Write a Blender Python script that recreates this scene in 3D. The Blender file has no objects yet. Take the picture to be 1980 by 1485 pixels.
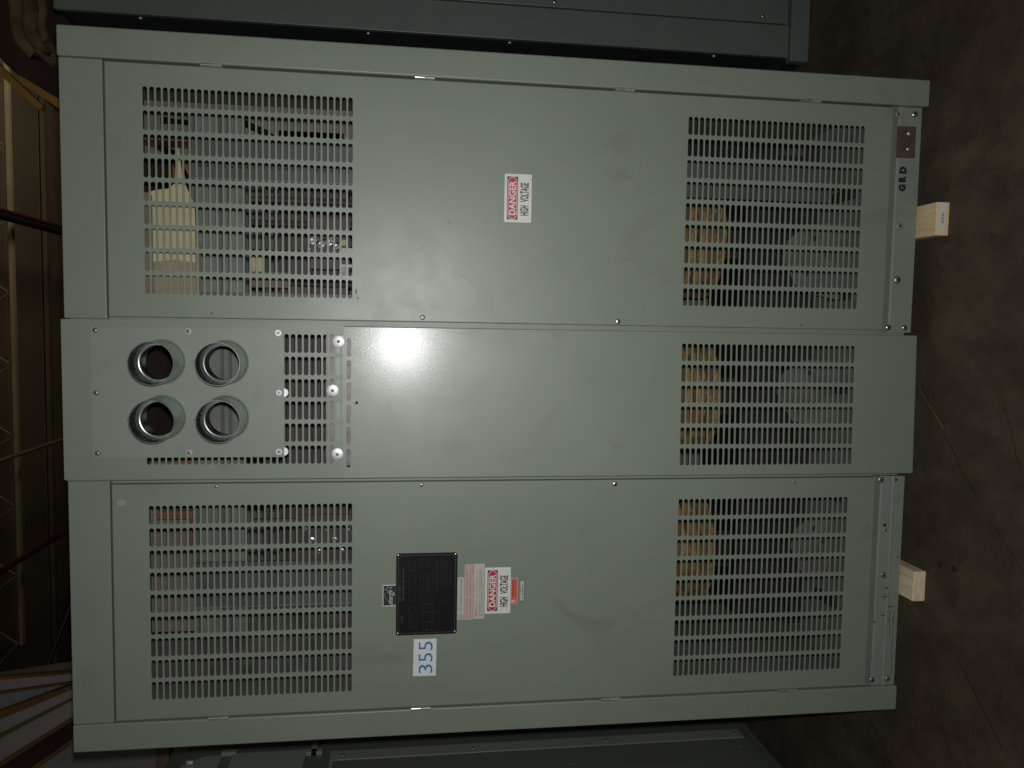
import bpy, bmesh, math, random
from mathutils import Vector, Matrix
random.seed(7)
SC = bpy.context.scene
COL = SC.collection
PI = math.pi

# ------------------------------------------------------------------ materials
MATS = {}
def new_mat(name):
    m = bpy.data.materials.new(name); m.use_nodes = True
    nt = m.node_tree
    b = nt.nodes['Principled BSDF']
    MATS[name] = m
    return m, nt, b
def N(nt, t, **kw):
    n = nt.nodes.new(t)
    for k, v in kw.items(): setattr(n, k, v)
    return n
def L(nt, a, b): nt.links.new(a, b)
def noise(nt, vec, scale, detail=3.0, rough=.55, dist=0.0):
    n = N(nt, 'ShaderNodeTexNoise'); n.inputs['Scale'].default_value = scale
    n.inputs['Detail'].default_value = detail; n.inputs['Roughness'].default_value = rough
    n.inputs['Distortion'].default_value = dist
    L(nt, vec, n.inputs['Vector']); return n
def ramp(nt, fac, stops):
    r = N(nt, 'ShaderNodeValToRGB'); els = r.color_ramp.elements
    while len(els) < len(stops): els.new(.5)
    for e, (p, c) in zip(els, stops):
        e.position = p; e.color = (c, c, c, 1) if not isinstance(c, tuple) else (*c, 1)
    L(nt, fac, r.inputs['Fac']); return r
def mixc(nt, fac, a, b, mode='MIX'):
    m = N(nt, 'ShaderNodeMix', data_type='RGBA', blend_type=mode)
    for sock, v in ((m.inputs[0], fac), (m.inputs[6], a), (m.inputs[7], b)):
        if hasattr(v, 'is_linked'): L(nt, v, sock)
        elif isinstance(v, tuple): sock.default_value = (*v, 1)
        else: sock.default_value = v
    return m.outputs[2]
def scaled(nt, vec, s):
    m = N(nt, 'ShaderNodeMapping'); m.inputs['Scale'].default_value = s
    L(nt, vec, m.inputs['Vector']); return m.outputs[0]

def simple(name, col, rough=.6, metal=0.0, spec=.5, var=.0, vscale=8.0, bump=0.0, bscale=300.0):
    m, nt, b = new_mat(name)
    b.inputs['Roughness'].default_value = rough; b.inputs['Metallic'].default_value = metal
    b.inputs['Specular IOR Level'].default_value = spec
    tc = N(nt, 'ShaderNodeTexCoord').outputs['Object']
    if var:
        n = noise(nt, tc, vscale, 5, .6)
        lo = tuple(c * (1 - var) for c in col); hi = tuple(min(1, c * (1 + var)) for c in col)
        r = ramp(nt, n.outputs['Fac'], [(.3, lo), (.7, hi)])
        L(nt, r.outputs[0], b.inputs['Base Color'])
    else:
        b.inputs['Base Color'].default_value = (*col, 1)
    if bump:
        n2 = noise(nt, tc, bscale, 2)
        bp = N(nt, 'ShaderNodeBump'); bp.inputs['Strength'].default_value = bump; bp.inputs['Distance'].default_value = .001
        L(nt, n2.outputs['Fac'], bp.inputs['Height']); L(nt, bp.outputs[0], b.inputs['Normal'])
    return m

def paint(name, col, rough=.34, smudge=.5, rust=0.0, dust=0.0, spec=.5, wave=0.03, coat=.0, coat_r=.19):
    """enamel on sheet steel: mottled tone, orange peel, smudges in the gloss, hairline scratches, grime"""
    m, nt, b = new_mat(name)
    tc = N(nt, 'ShaderNodeTexCoord').outputs['Object']
    n1 = noise(nt, tc, 2.2, 4, .6)
    lo = tuple(c * .93 for c in col); hi = tuple(c * 1.06 for c in col)
    c = ramp(nt, n1.outputs['Fac'], [(.3, lo), (.7, hi)]).outputs[0]
    # blotchy hue shift, slightly green against slightly warm
    n2 = noise(nt, tc, 14, 3, .6)
    c = mixc(nt, ramp(nt, n2.outputs['Fac'], [(.35, 0.0), (.75, .35)]).outputs[0], c, (col[0] * 1.07, col[1] * .99, col[2] * .9))
    # fine speckle
    n3 = noise(nt, tc, 240, 2, .7)
    c = mixc(nt, ramp(nt, n3.outputs['Fac'], [(.64, 0.0), (.76, .22)]).outputs[0], c, tuple(v * .72 for v in col))
    # brown smears of handling dirt
    n4 = noise(nt, scaled(nt, tc, (5, 5, 3.2)), 1.0, 7, .62, .8)
    sm = ramp(nt, n4.outputs['Fac'], [(.60, 0.0), (.74, .30 + dust)]).outputs[0]
    c = mixc(nt, sm, c, (.12, .105, .08))
    # hairline scratches, lighter
    for sc_, rot in (((30, 30, .9), .35), ((1.6, 1.6, 40), .15)):
        mp = N(nt, 'ShaderNodeMapping'); mp.inputs['Scale'].default_value = sc_; mp.inputs['Rotation'].default_value = (0, rot, 0)
        L(nt, tc, mp.inputs['Vector'])
        ns = noise(nt, mp.outputs[0], 1.7, 2, .5)
        s = ramp(nt, ns.outputs['Fac'], [(.492, 0.0), (.498, .16), (.502, .16), (.508, 0.0)]).outputs[0]
        gate = ramp(nt, noise(nt, tc, 3.1, 2).outputs['Fac'], [(.56, 0.0), (.66, 1.0)]).outputs[0]
        s = mixc(nt, 1.0, s, gate, 'MULTIPLY')
        c = mixc(nt, s, c, tuple(min(1, v * 1.55) for v in col))
    if rust:
        nr = noise(nt, scaled(nt, tc, (26, 26, 60)), 1.0, 6, .7, .4)
        r = ramp(nt, nr.outputs['Fac'], [(.66, 0.0), (.70, rust)]).outputs[0]
        c = mixc(nt, r, c, (.06, .03, .014))
    L(nt, c, b.inputs['Base Color'])
    nr = noise(nt, tc, 7, 6, .65, .5)
    rr = N(nt, 'ShaderNodeMapRange')
    rr.inputs['From Min'].default_value = .3; rr.inputs['From Max'].default_value = .7
    rr.inputs['To Min'].default_value = rough * (1 - .12 * smudge); rr.inputs['To Max'].default_value = rough * (1 + .25 * smudge)
    L(nt, nr.outputs['Fac'], rr.inputs['Value']); L(nt, rr.outputs[0], b.inputs['Roughness'])
    b.inputs['Specular IOR Level'].default_value = spec
    nb = noise(nt, tc, 330, 3, .6)
    bp = N(nt, 'ShaderNodeBump'); bp.inputs['Strength'].default_value = .30; bp.inputs['Distance'].default_value = .0006
    L(nt, nb.outputs['Fac'], bp.inputs['Height'])
    nb2 = noise(nt, tc, 5.0, 2, .5)
    bp2 = N(nt, 'ShaderNodeBump'); bp2.inputs['Strength'].default_value = wave; bp2.inputs['Distance'].default_value = .004
    L(nt, nb2.outputs['Fac'], bp2.inputs['Height']); L(nt, bp.outputs[0], bp2.inputs['Normal'])
    L(nt, bp2.outputs[0], b.inputs['Normal'])
    b.inputs['Coat Weight'].default_value = coat; b.inputs['Coat Roughness'].default_value = coat_r
    L(nt, bp2.outputs[0], b.inputs['Coat Normal'])
    return m

G = (.185, .221, .178)
paint('paint', G, rough=.40, dust=.02, wave=.05)
paint('paint_centre', G, rough=.42, dust=.06, wave=.04, coat=.25, coat_r=.150)
paint('paint_cover', (.184, .219, .177), rough=.44, smudge=.6, dust=.05)
paint('paint_plate', (.205, .240, .200), rough=.46, smudge=.6)
paint('paint_rail', (.188, .221, .186), rough=.45, rust=.18, dust=.12)
paint('paint_rail_worn', (.190, .224, .192), rough=.45, rust=.85, dust=.2)
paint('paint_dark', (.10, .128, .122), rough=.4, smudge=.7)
paint('paint_dark_shaded', (.022, .027, .027), rough=.5, smudge=.7)  # right neighbour's side: shade behind its front flange put into the colour
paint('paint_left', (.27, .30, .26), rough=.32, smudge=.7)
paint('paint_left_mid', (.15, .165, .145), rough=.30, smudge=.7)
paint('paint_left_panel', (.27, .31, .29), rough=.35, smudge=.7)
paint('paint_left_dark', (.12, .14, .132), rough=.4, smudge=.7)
simple('foot_grey', (.115, .112, .10), .6, var=.45, vscale=12)
simple('inner_dark', (.062, .056, .046), .6, var=.6, vscale=16)
simple('emt_outer', (.42, .50, .45), .38, metal=.45, var=.2, vscale=25)
simple('washer_metal', (.62, .65, .65), .50, metal=.55, var=.15, vscale=90)
simple('amber_beam', (.36, .19, .035), .5, var=.3, vscale=4)
simple('inner_paint', (.15, .15, .125), .6, var=.25, vscale=5)
simple('clamp_paint', (.15, .17, .14), .5, var=.22, vscale=9)
simple('clamp_blue', (.080, .088, .082), .5, var=.25, vscale=9)
simple('strip_grey', (.17, .155, .14), .5, metal=.2, var=.3, vscale=40)
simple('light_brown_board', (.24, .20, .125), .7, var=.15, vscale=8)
simple('wall_brown', (.17, .155, .115), .6, var=.2, vscale=5)
simple('roof_inside', (.10, .065, .04), .75, var=.4, vscale=4)
simple('core_steel', (.020, .016, .015), .55, var=.6, vscale=20)
simple('core_brown', (.06, .042, .035), .6, var=.5, vscale=12)
simple('black_rubber', (.010, .010, .010), .45)
simple('copper', (.30, .13, .07), .42, metal=.6, var=.3, vscale=10)
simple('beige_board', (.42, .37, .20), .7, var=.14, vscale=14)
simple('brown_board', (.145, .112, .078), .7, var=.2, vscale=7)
simple('zinc', (.55, .56, .55), .32, metal=1.0, var=.2, vscale=60)
simple('zinc_bright', (.80, .81, .80), .38, metal=.75, var=.12, vscale=80)
simple('zinc_dull', (.34, .35, .34), .42, metal=.85, var=.3, vscale=50)
simple('recess', (.02, .02, .02), .7)
simple('white_vinyl', (.60, .61, .59), .42, var=.05, vscale=20)
simple('white_paper', (.62, .63, .64), .7, var=.05, vscale=20)
simple('dirty_white', (.43, .42, .37), .5, var=.10, vscale=25)
simple('pink_vinyl', (.42, .33, .31), .5, var=.08, vscale=25)
simple('ink_black', (.015, .017, .02), .5)
simple('ink_charcoal', (.04, .05, .05), .5)
simple('ink_red', (.46, .022, .035), .45)
simple('ink_orange_red', (.55, .07, .04), .5)
simple('ink_dull_red', (.38, .10, .09), .5)
simple('ink_grey', (.17, .17, .155), .5)
simple('ink_blue', (.02, .17, .40), .5)
simple('plate_black', (.010, .0095, .0105), .28, var=.3, vscale=30)
simple('plate_line', (.11, .11, .115), .35, metal=.4)
simple('plate_dim', (.026, .026, .028), .4)
simple('plate_faint', (.0145, .0142, .0150), .4)
simple('orange_paint', (.17, .095, .03), .5, var=.3, vscale=4)
simple('yellow_wood', (.24, .15, .05), .6, var=.3, vscale=4)
simple('rack_panel', (.34, .31, .295), .6, var=.15, vscale=2)
simple('rack_grey', (.24, .255, .265), .6, var=.15, vscale=2)
simple('dark_red_brown', (.035, .014, .010), .7, var=.5, vscale=3)
simple('film', (.15, .11, .06), .4, var=.5, vscale=9)
simple('deck', (.20, .165, .115), .7, var=.12, vscale=1)
simple('joist_paint', (.36, .31, .20), .6, var=.15, vscale=3)
simple('joist_dim', (.15, .122, .08), .6)
simple('joist_web', (.26, .215, .14), .6)
simple('red_pipe', (.075, .015, .017), .5)
simple('black_pipe', (.014, .015, .013), .5)
simple('tan_pipe', (.24, .18, .09), .5)
simple('straw', (.13, .07, .028), .6)

def mat_wood(name, col):
    m, nt, b = new_mat(name)
    tc = N(nt, 'ShaderNodeTexCoord').outputs['Object']
    n = noise(nt, scaled(nt, tc, (60, 5, 120)), 1.0, 5, .6, .6)
    c = ramp(nt, n.outputs['Fac'], [(.25, tuple(v * .72 for v in col)), (.5, col), (.8, tuple(v * 1.12 for v in col))]).outputs[0]
    n2 = noise(nt, tc, 45, 4, .6)
    c = mixc(nt, ramp(nt, n2.outputs['Fac'], [(.62, 0.0), (.72, .6)]).outputs[0], c, (.22, .09, .03))
    L(nt, c, b.inputs['Base Color']); b.inputs['Roughness'].default_value = .75
    bp = N(nt, 'ShaderNodeBump'); bp.inputs['Strength'].default_value = .4; bp.inputs['Distance'].default_value = .001
    L(nt, n.outputs['Fac'], bp.inputs['Height']); L(nt, bp.outputs[0], b.inputs['Normal'])
mat_wood('pine', (.72, .55, .33))
mat_wood('pine_grey', (.70, .58, .40))

def mat_resin():
    m, nt, b = new_mat('resin')
    tc = N(nt, 'ShaderNodeTexCoord').outputs['Object']
    w = N(nt, 'ShaderNodeTexWave'); w.wave_type = 'BANDS'; w.bands_direction = 'Z'
    w.inputs['Scale'].default_value = 9; w.inputs['Distortion'].default_value = 4; w.inputs['Detail'].default_value = 3
    w.inputs['Detail Scale'].default_value = 3
    L(nt, tc, w.inputs['Vector'])
    c = ramp(nt, w.outputs['Fac'], [(.1, (.13, .105, .08)), (.45, (.27, .155, .05)), (.8, (.37, .23, .085))]).outputs[0]
    n = noise(nt, tc, 18, 5, .7)
    c = mixc(nt, ramp(nt, n.outputs['Fac'], [(.45, 0.0), (.62, .75)]).outputs[0], c, (.17, .075, .02))
    L(nt, c, b.inputs['Base Color']); b.inputs['Roughness'].default_value = .35
    bp = N(nt, 'ShaderNodeBump'); bp.inputs['Strength'].default_value = .7; bp.inputs['Distance'].default_value = .01
    L(nt, n.outputs['Fac'], bp.inputs['Height']); L(nt, bp.outputs[0], b.inputs['Normal'])
mat_resin()

def mat_floor():
    m, nt, b = new_mat('concrete')
    tc = N(nt, 'ShaderNodeTexCoord').outputs['Object']
    n1 = noise(nt, tc, 3.0, 8, .66)
    c = ramp(nt, n1.outputs['Fac'], [(.32, (.036, .027, .019)), (.5, (.068, .053, .034)), (.68, (.098, .079, .049))]).outputs[0]
    n2 = noise(nt, scaled(nt, tc, (9, 5, 1)), 1.0, 8, .70, .15)
    c = mixc(nt, ramp(nt, n2.outputs['Fac'], [(.38, .65), (.56, 0.0)]).outputs[0], c, (.038, .024, .020))
    n3 = noise(nt, tc, 90, 4, .7)
    c = mixc(nt, ramp(nt, n3.outputs['Fac'], [(.60, 0.0), (.74, .5)]).outputs[0], c, (.10, .085, .06))
    n4 = noise(nt, tc, 16, 5, .7, .3)
    c = mixc(nt, ramp(nt, n4.outputs['Fac'], [(.60, 0.0), (.70, .6)]).outputs[0], c, (.022, .017, .014))
    # wandering cracks
    vn = noise(nt, tc, 2.6, 3, .5)
    mx = N(nt, 'ShaderNodeVectorMath', operation='MULTIPLY_ADD')
    L(nt, vn.outputs['Color'], mx.inputs[0]); mx.inputs[1].default_value = (.35, .35, 0); L(nt, tc, mx.inputs[2])
    v = N(nt, 'ShaderNodeTexVoronoi', feature='DISTANCE_TO_EDGE'); v.inputs['Scale'].default_value = 1.15
    L(nt, mx.outputs[0], v.inputs['Vector'])
    cr = ramp(nt, v.outputs['Distance'], [(.0, 1.0), (.012, 0.0)]).outputs[0]
    gate = ramp(nt, noise(nt, tc, 1.3, 3, .6).outputs['Fac'], [(.60, 0.0), (.75, .35)]).outputs[0]
    cr = mixc(nt, 1.0, cr, gate, 'MULTIPLY')
    c = mixc(nt, cr, c, (.012, .010, .009))
    L(nt, c, b.inputs['Base Color']); b.inputs['Roughness'].default_value = .7
    b.inputs['Specular IOR Level'].default_value = .35
    bp = N(nt, 'ShaderNodeBump'); bp.inputs['Strength'].default_value = .5; bp.inputs['Distance'].default_value = .004
    L(nt, n4.outputs['Fac'], bp.inputs['Height']); L(nt, bp.outputs[0], b.inputs['Normal'])
mat_floor()

# ------------------------------------------------------------------ mesh collector
class MB:
    def __init__(s): s.v = []; s.f = []; s.m = []; s.mats = []
    def mi(s, mat):
        if mat not in s.mats: s.mats.append(mat)
        return s.mats.index(mat)
    def add(s, vs, fs, mat):
        o = len(s.v); s.v += [tuple(v) for v in vs]; k = s.mi(mat)
        for f in fs: s.f.append([i + o for i in f]); s.m.append(k)
    def box(s, x0, x1, y0, y1, z0, z1, mat):
        vs = [(x, y, z) for x in (x0, x1) for y in (y0, y1) for z in (z0, z1)]
        s.add(vs, [(0, 1, 3, 2), (4, 6, 7, 5), (0, 4, 5, 1), (2, 3, 7, 6), (0, 2, 6, 4), (1, 5, 7, 3)], mat)
    def poly(s, pts, y, mat, depth=0.0):
        """polygon in the XZ plane at Y=y facing -Y, extruded backwards by depth"""
        a = sum(pts[i][0] * pts[(i + 1) % len(pts)][1] - pts[(i + 1) % len(pts)][0] * pts[i][1] for i in range(len(pts)))
        if a < 0: pts = pts[::-1]
        n = len(pts); vs = [(p[0], y, p[1]) for p in pts]; fs = [list(range(n))]
        if depth:
            vs += [(p[0], y + depth, p[1]) for p in pts]; fs.append(list(range(2 * n - 1, n - 1, -1)))
            fs += [((i + 1) % n, i, i + n, (i + 1) % n + n) for i in range(n)]
        s.add(vs, fs, mat)
    def rect(s, x0, x1, z0, z1, y, mat, depth=0.0): s.poly([(x0, z0), (x1, z0), (x1, z1), (x0, z1)], y, mat, depth)
    def lathe(s, c, prof, mat, n=24, axis='Y'):
        """prof = [(r, a)], revolved round an axis through c; a runs along the axis"""
        vs = []; c = Vector(c)
        for r, a in prof:
            for k in range(n):
                t = 2 * PI * k / n; p, q = r * math.cos(t), r * math.sin(t)
                d = {'Y': (p, a, q), 'X': (a, p, q), 'Z': (p, q, a)}[axis]
                vs.append(c + Vector(d))
        fs = []
        for j in range(len(prof) - 1):
            for k in range(n):
                k2 = (k + 1) % n
                fs.append((j * n + k, j * n + k2, (j + 1) * n + k2, (j + 1) * n + k))
        if prof[0][0] > 1e-6: pass
        s.add(vs, fs, mat)
    def tube(s, pts, r, mat, n=10):
        pts = [Vector(p) for p in pts]; vs = []; fs = []
        for i, p in enumerate(pts):
            d = (pts[min(i + 1, len(pts) - 1)] - pts[max(i - 1, 0)]).normalized()
            up = Vector((0, 0, 1)) if abs(d.z) < .9 else Vector((1, 0, 0))
            a = d.cross(up).normalized(); b = d.cross(a)
            rr = r[i] if isinstance(r, (list, tuple)) else r
            for k in range(n):
                t = 2 * PI * k / n; vs.append(p + a * rr * math.cos(t) + b * rr * math.sin(t))
        for i in range(len(pts) - 1):
            for k in range(n):
                k2 = (k + 1) % n; fs.append((i * n + k, i * n + k2, (i + 1) * n + k2, (i + 1) * n + k))
        fs.append(list(range(n))[::-1]); fs.append([len(vs) - n + k for k in range(n)])
        s.add(vs, fs, mat)
    def cell(s, x0, x1, z0, z1, y, t, cx, cz, hl, r, mat, seg=5, back=True):
        """a rectangle with a stadium hole (half straight length hl, radius r), sheet thickness t"""
        right = [(cx + hl + r * math.cos(a), cz + r * math.sin(a)) for a in [-PI / 2 + PI * k / (2 * seg) for k in range(2 * seg + 1)]]
        left = [(cx - hl - r * math.cos(a), cz - r * math.sin(a)) for a in [-PI / 2 + PI * k / (2 * seg) for k in range(2 * seg + 1)]]
        P = [(x0, z0), (x1, z0), (x1, z1), (x0, z1)]
        nr = len(right)
        for yy, flip in ((y, False), (y + t, True)) if back else ((y, False),):
            vs = [(p[0], yy, p[1]) for p in P + right + left]
            R = list(range(4, 4 + nr)); Lf = list(range(4 + nr, 4 + 2 * nr))
            fs = [[1, 2] + R[::-1], [3, 0] + Lf[::-1]]
            if hl > 1e-6:
                fs += [[0, 1, R[0], Lf[-1]], [2, 3, Lf[0], R[-1]]]
            else:
                fs += [[0, 1, R[0]], [2, 3, Lf[0]]]
            if flip: fs = [f[::-1] for f in fs]
            s.add(vs, fs, mat)
        ring = right + left; n = len(ring)
        vs = [(p[0], y, p[1]) for p in ring] + [(p[0], y + t, p[1]) for p in ring]
        s.add(vs, [(i, (i + 1) % n, (i + 1) % n + n, i + n) for i in range(n)], mat)
    def vent(s, sx0, sx1, sz0, sz1, nx, nz, y, t, mat, xs=None, zs=None):
        """slots whose outer extents are sx0..sx1, sz0..sz1; returns the rectangle its cells fill"""
        px = (sx1 - sx0) / (nx - 1 + .84); pz = (sz1 - sz0) / (nz - 1 + .70)
        X0 = sx0 - px * .08; Z0 = sz0 - pz * .15
        r = pz * .70 / 2; hl = px * .84 / 2 - r
        for i in range(nx) if xs is None else xs:
            for j in range(nz) if zs is None else zs:
                s.cell(X0 + i * px, X0 + (i + 1) * px, Z0 + j * pz, Z0 + (j + 1) * pz, y, t,
                       X0 + (i + .5) * px, Z0 + (j + .5) * pz, hl, r, mat)
        ii = list(range(nx) if xs is None else xs); jj = list(range(nz) if zs is None else zs)
        return X0 + ii[0] * px, X0 + (ii[-1] + 1) * px, Z0 + jj[0] * pz, Z0 + (jj[-1] + 1) * pz
    def text(s, body, x0, x1, z0, z1, y, mat, bold=0.0, shear=0.0, rot180=False):
        cu = bpy.data.curves.new('t', 'FONT'); cu.body = body; cu.offset = bold; cu.shear = shear; cu.resolution_u = 3
        o = bpy.data.objects.new('t', cu); COL.objects.link(o)
        bpy.context.view_layer.update()
        me = bpy.data.meshes.new_from_object(o.evaluated_get(bpy.context.evaluated_depsgraph_get()))
        xs = [v.co.x for v in me.vertices]; ys = [v.co.y for v in me.vertices]
        if xs:
            a, b_, c, d = min(xs), max(xs), min(ys), max(ys)
            vs = [(x0 + (v.co.x - a) / max(b_ - a, 1e-6) * (x1 - x0), y, z0 + (v.co.y - c) / max(d - c, 1e-6) * (z1 - z0)) for v in me.vertices]
            s.add(vs, [list(p.vertices) for p in me.polygons], mat)
        bpy.data.objects.remove(o); bpy.data.curves.remove(cu); bpy.data.meshes.remove(me)
    def words(s, x0, x1, z0, z1, y, mat, fill=.9):
        """a line of print too small to read: word-length runs of short strokes"""
        x = x0; h = z1 - z0
        while x < x1 - h * .5:
            for k in range(random.randint(2, 8)):
                w = h * random.uniform(.35, .55)
                if x + w > x1: break
                if random.random() < fill: s.rect(x, x + w * .72, z0 + h * random.uniform(0, .2), z1 - h * random.uniform(0, .15), y, mat)
                x += w
            x += h * .55
    def build(s, name, parent=None, smooth=False, bevel=0.0, seg=2, origin=None, **tags):
        me = bpy.data.meshes.new(name)
        o_ = Vector(origin) if origin else Vector((0, 0, 0))
        me.from_pydata([tuple(Vector(v) - o_) for v in s.v], [], s.f)
        for mname in s.mats: me.materials.append(MATS[mname])
        me.polygons.foreach_set('material_index', s.m)
        me.validate(); me.update()
        ob = bpy.data.objects.new(name, me); COL.objects.link(ob)
        if parent is not None: ob.parent = parent
        ob.location = o_
        if smooth:
            for p in me.polygons: p.use_smooth = True
            me.set_sharp_from_angle(angle=math.radians(35))
        if bevel:
            bv = ob.modifiers.new('bevel', 'BEVEL'); bv.width = bevel; bv.segments = seg; bv.limit_method = 'ANGLE'; bv.angle_limit = math.radians(40); bv.harden_normals = bool(smooth)
        for k, v in tags.items(): ob[k] = v
        return ob

def thing(name, label, cat, loc=(0, 0, 0), group=None):
    o = bpy.data.objects.new(name, None); COL.objects.link(o); o.empty_display_size = .1
    o.location = loc; o['label'] = label; o['category'] = cat
    if group: o['group'] = group
    return o

def screw_mb(c, r, mat='zinc', slot=0.0, washer=0.0, washer_mat='zinc_bright', hexn=0, h=.45, cross=True, axis='Y', sgn=-1):
    """pan-head screw standing out of the sheet at c"""
    b = MB(); x, y, z = c; off = 0
    def pr(p): return [(rr, sgn * a) for rr, a in p]
    if washer:
        b.lathe(c, pr([(0, .0016), (washer * .93, .0016), (washer, .0011), (washer, 0)]), washer_mat, 28, axis); off = .0016
    if hexn:
        b.lathe(c, pr([(0, off + h * r), (r * .9, off + h * r), (r, off + h * r * .75), (r, off)]), mat, 6, axis)
    else:
        prof = [(0, off + h * r)] + [(r * math.sin(t), off + h * r * math.cos(t) ** .6) for t in (.4, .75, 1.1, 1.35, 1.5)] + [(r, off)]
        b.lathe(c, pr(prof), mat, 20, axis)
    if cross and axis == 'Y':
        a0 = slot; yy = y + sgn * (off + h * r * .98)
        for a in (a0, a0 + PI / 2):
            ca, sa = math.cos(a), math.sin(a); w, l = r * .13, r * .52
            b.poly([(x + ca * l - sa * w, z + sa * l + ca * w), (x - ca * l - sa * w, z - sa * l + ca * w),
                    (x - ca * l + sa * w, z - sa * l - ca * w), (x + ca * l + sa * w, z + sa * l - ca * w)], yy - .0003, 'recess')
    return b
def screw(c, r, parent, name='screw', **k):
    return screw_mb(c, r, **k).build(name, parent, smooth=True)

# ------------------------------------------------------------------ the transformer cabinet
cab = thing('transformer_cabinet', 'large pale grey-green dry transformer cabinet with slotted vents and four round conduit openings', 'electrical cabinet', (-.2, 0, .042))
def at_cab(o): o.matrix_parent_inverse = Matrix.Translation((.2, 0, -.042))
class Part:
    pass
def put(mb, name, parent=cab, **k):
    o = mb.build(name, parent, **k)
    if parent is cab: at_cab(o)
    return o
ZT = 2.288

def sheet_edge(b, x0, x1, z0, z1, y, mat, ret=.020, ch=.0025):
    """folded rim of a door: small radius, then a return flange going back"""
    a = [(x0, z0), (x1, z0), (x1, z1), (x0, z1)]
    i = [(x0 + ch, z0 + ch), (x1 - ch, z0 + ch), (x1 - ch, z1 - ch), (x0 + ch, z1 - ch)]
    m_ = [(x0 + ch * .3, z0 + ch * .3), (x1 - ch * .3, z0 + ch * .3), (x1 - ch * .3, z1 - ch * .3), (x0 + ch * .3, z1 - ch * .3)]
    rings = [(i, y), (m_, y + ch * .3), (a, y + ch), (a, y + ret)]
    vs = []
    for rg, yy in rings: vs += [(p[0], yy, p[1]) for p in rg]
    fs = []
    for k in range(3):
        for j in range(4):
            j2 = (j + 1) % 4; fs.append((k * 4 + j2, k * 4 + j, (k + 1) * 4 + j, (k + 1) * 4 + j2))
    b.add(vs, fs, mat)

def rects_around(b, x0, x1, z0, z1, holes, y, mat):
    """fills x0..x1, z0..z1 except the holes (sorted bottom to top, no overlap in z)"""
    z = z0
    for (hx0, hx1, hz0, hz1) in holes:
        if hz0 > z + 1e-6: b.rect(x0, x1, z, hz0, y, mat)
        b.rect(x0, hx0, hz0, hz1, y, mat); b.rect(hx1, x1, hz0, hz1, y, mat); z = hz1
    if z1 > z + 1e-6: b.rect(x0, x1, z, z1, y, mat)

simple('scuff_dust', (.15, .15, .11), .6)
simple('scuff_rust', (.14, .06, .03), .6)
simple('scuff_dark', (.085, .085, .07), .6)
simple('scuff_light', (.25, .275, .235), .5)
def door(x0, x1, z0, z1, vents, scuffs):
    b = MB(); t = .0016; ch = .0025
    hs = [b.vent(*v, 9, 32, 0.0, t, 'paint') for v in vents]
    rects_around(b, x0 + ch, x1 - ch, z0 + ch, z1 - ch, hs, 0.0, 'paint')
    rects_around(b, x0 + ch, x1 - ch, z0 + ch, z1 - ch, hs, t, 'paint')
    sheet_edge(b, x0, x1, z0, z1, 0.0, 'paint')
    for (sx, sz, ln, wd, ang, mt) in scuffs:
        ca_, sa_ = math.cos(ang) * ln / 2, math.sin(ang) * ln / 2; wx, wz = -math.sin(ang) * wd / 2, math.cos(ang) * wd / 2
        b.poly([(sx - ca_, sz - sa_), (sx - ca_ * .3 + wx, sz - sa_ * .3 + wz), (sx + ca_ * .5 + wx * .7, sz + sa_ * .5 + wz * .7), (sx + ca_, sz + sa_), (sx + ca_ * .2 - wx, sz + sa_ * .2 - wz), (sx - ca_ * .6 - wx * .5, sz - sa_ * .6 - wz * .5)], -.0003, mt)
    return put(b, 'door')

doorR = door(.0065, .6175, .1400, 2.1860, [(.0625, .5622, .2225, .7245), (.0628, .5628, 1.6000, 2.0995)],
    [(.263, 1.355, .022, .0022, .6, 'scuff_dark'), (.1296, .766, .005, .004, 0, 'scuff_dark'), (.172, .880, .026, .0012, -1.4, 'scuff_light'), (.081, 1.590, .018, .006, .2, 'scuff_dust'), (.064, 1.586, .009, .005, .9, 'scuff_dust'), (.30, 1.02, .05, .0010, .3, 'scuff_light'), (.12, 1.31, .09, .0012, 1.0, 'scuff_dust'), (.20, 1.42, .05, .001, -.8, 'scuff_dust')])
doorL = door(-1.0185, -.4100, .1385, 2.1870, [(-.9660, -.4655, .2215, .7185), (-.9675, -.4650, 1.5985, 2.0990)],
    [(-.982, 1.7475, .014, .0016, -1.4, 'scuff_dark'), (-.8643, 1.803, .008, .004, .4, 'scuff_rust'), (-.56, .95, .07, .0011, .9, 'scuff_light'), (-.75, .86, .05, .0009, 1.2, 'scuff_light'), (-.83, 1.10, .04, .001, .2, 'scuff_light')])
doorR['label'] = 'right hand door with one danger sticker'; doorL['label'] = 'left hand door with the rating plate and several stickers'

# corner posts (folded channel, rounded edges)
for (x0, x1, yp_) in ((.6210, .6925, -.012), (-1.0935, -1.0220, -.006)):
    b = MB(); b.box(x0, x1, yp_, .06, .042, ZT, 'paint'); put(b, 'corner_post', bevel=.0042, seg=4, smooth=True)
# headers above the doors
for (x0, x1, dz) in ((.0010, .6205, 0), (-1.0215, -.4005, .001)):
    b = MB(); b.box(x0, x1, -.0015, .022, 2.1895 + dz, ZT, 'paint'); put(b, 'header', bevel=.0022, seg=3, smooth=True)
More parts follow.
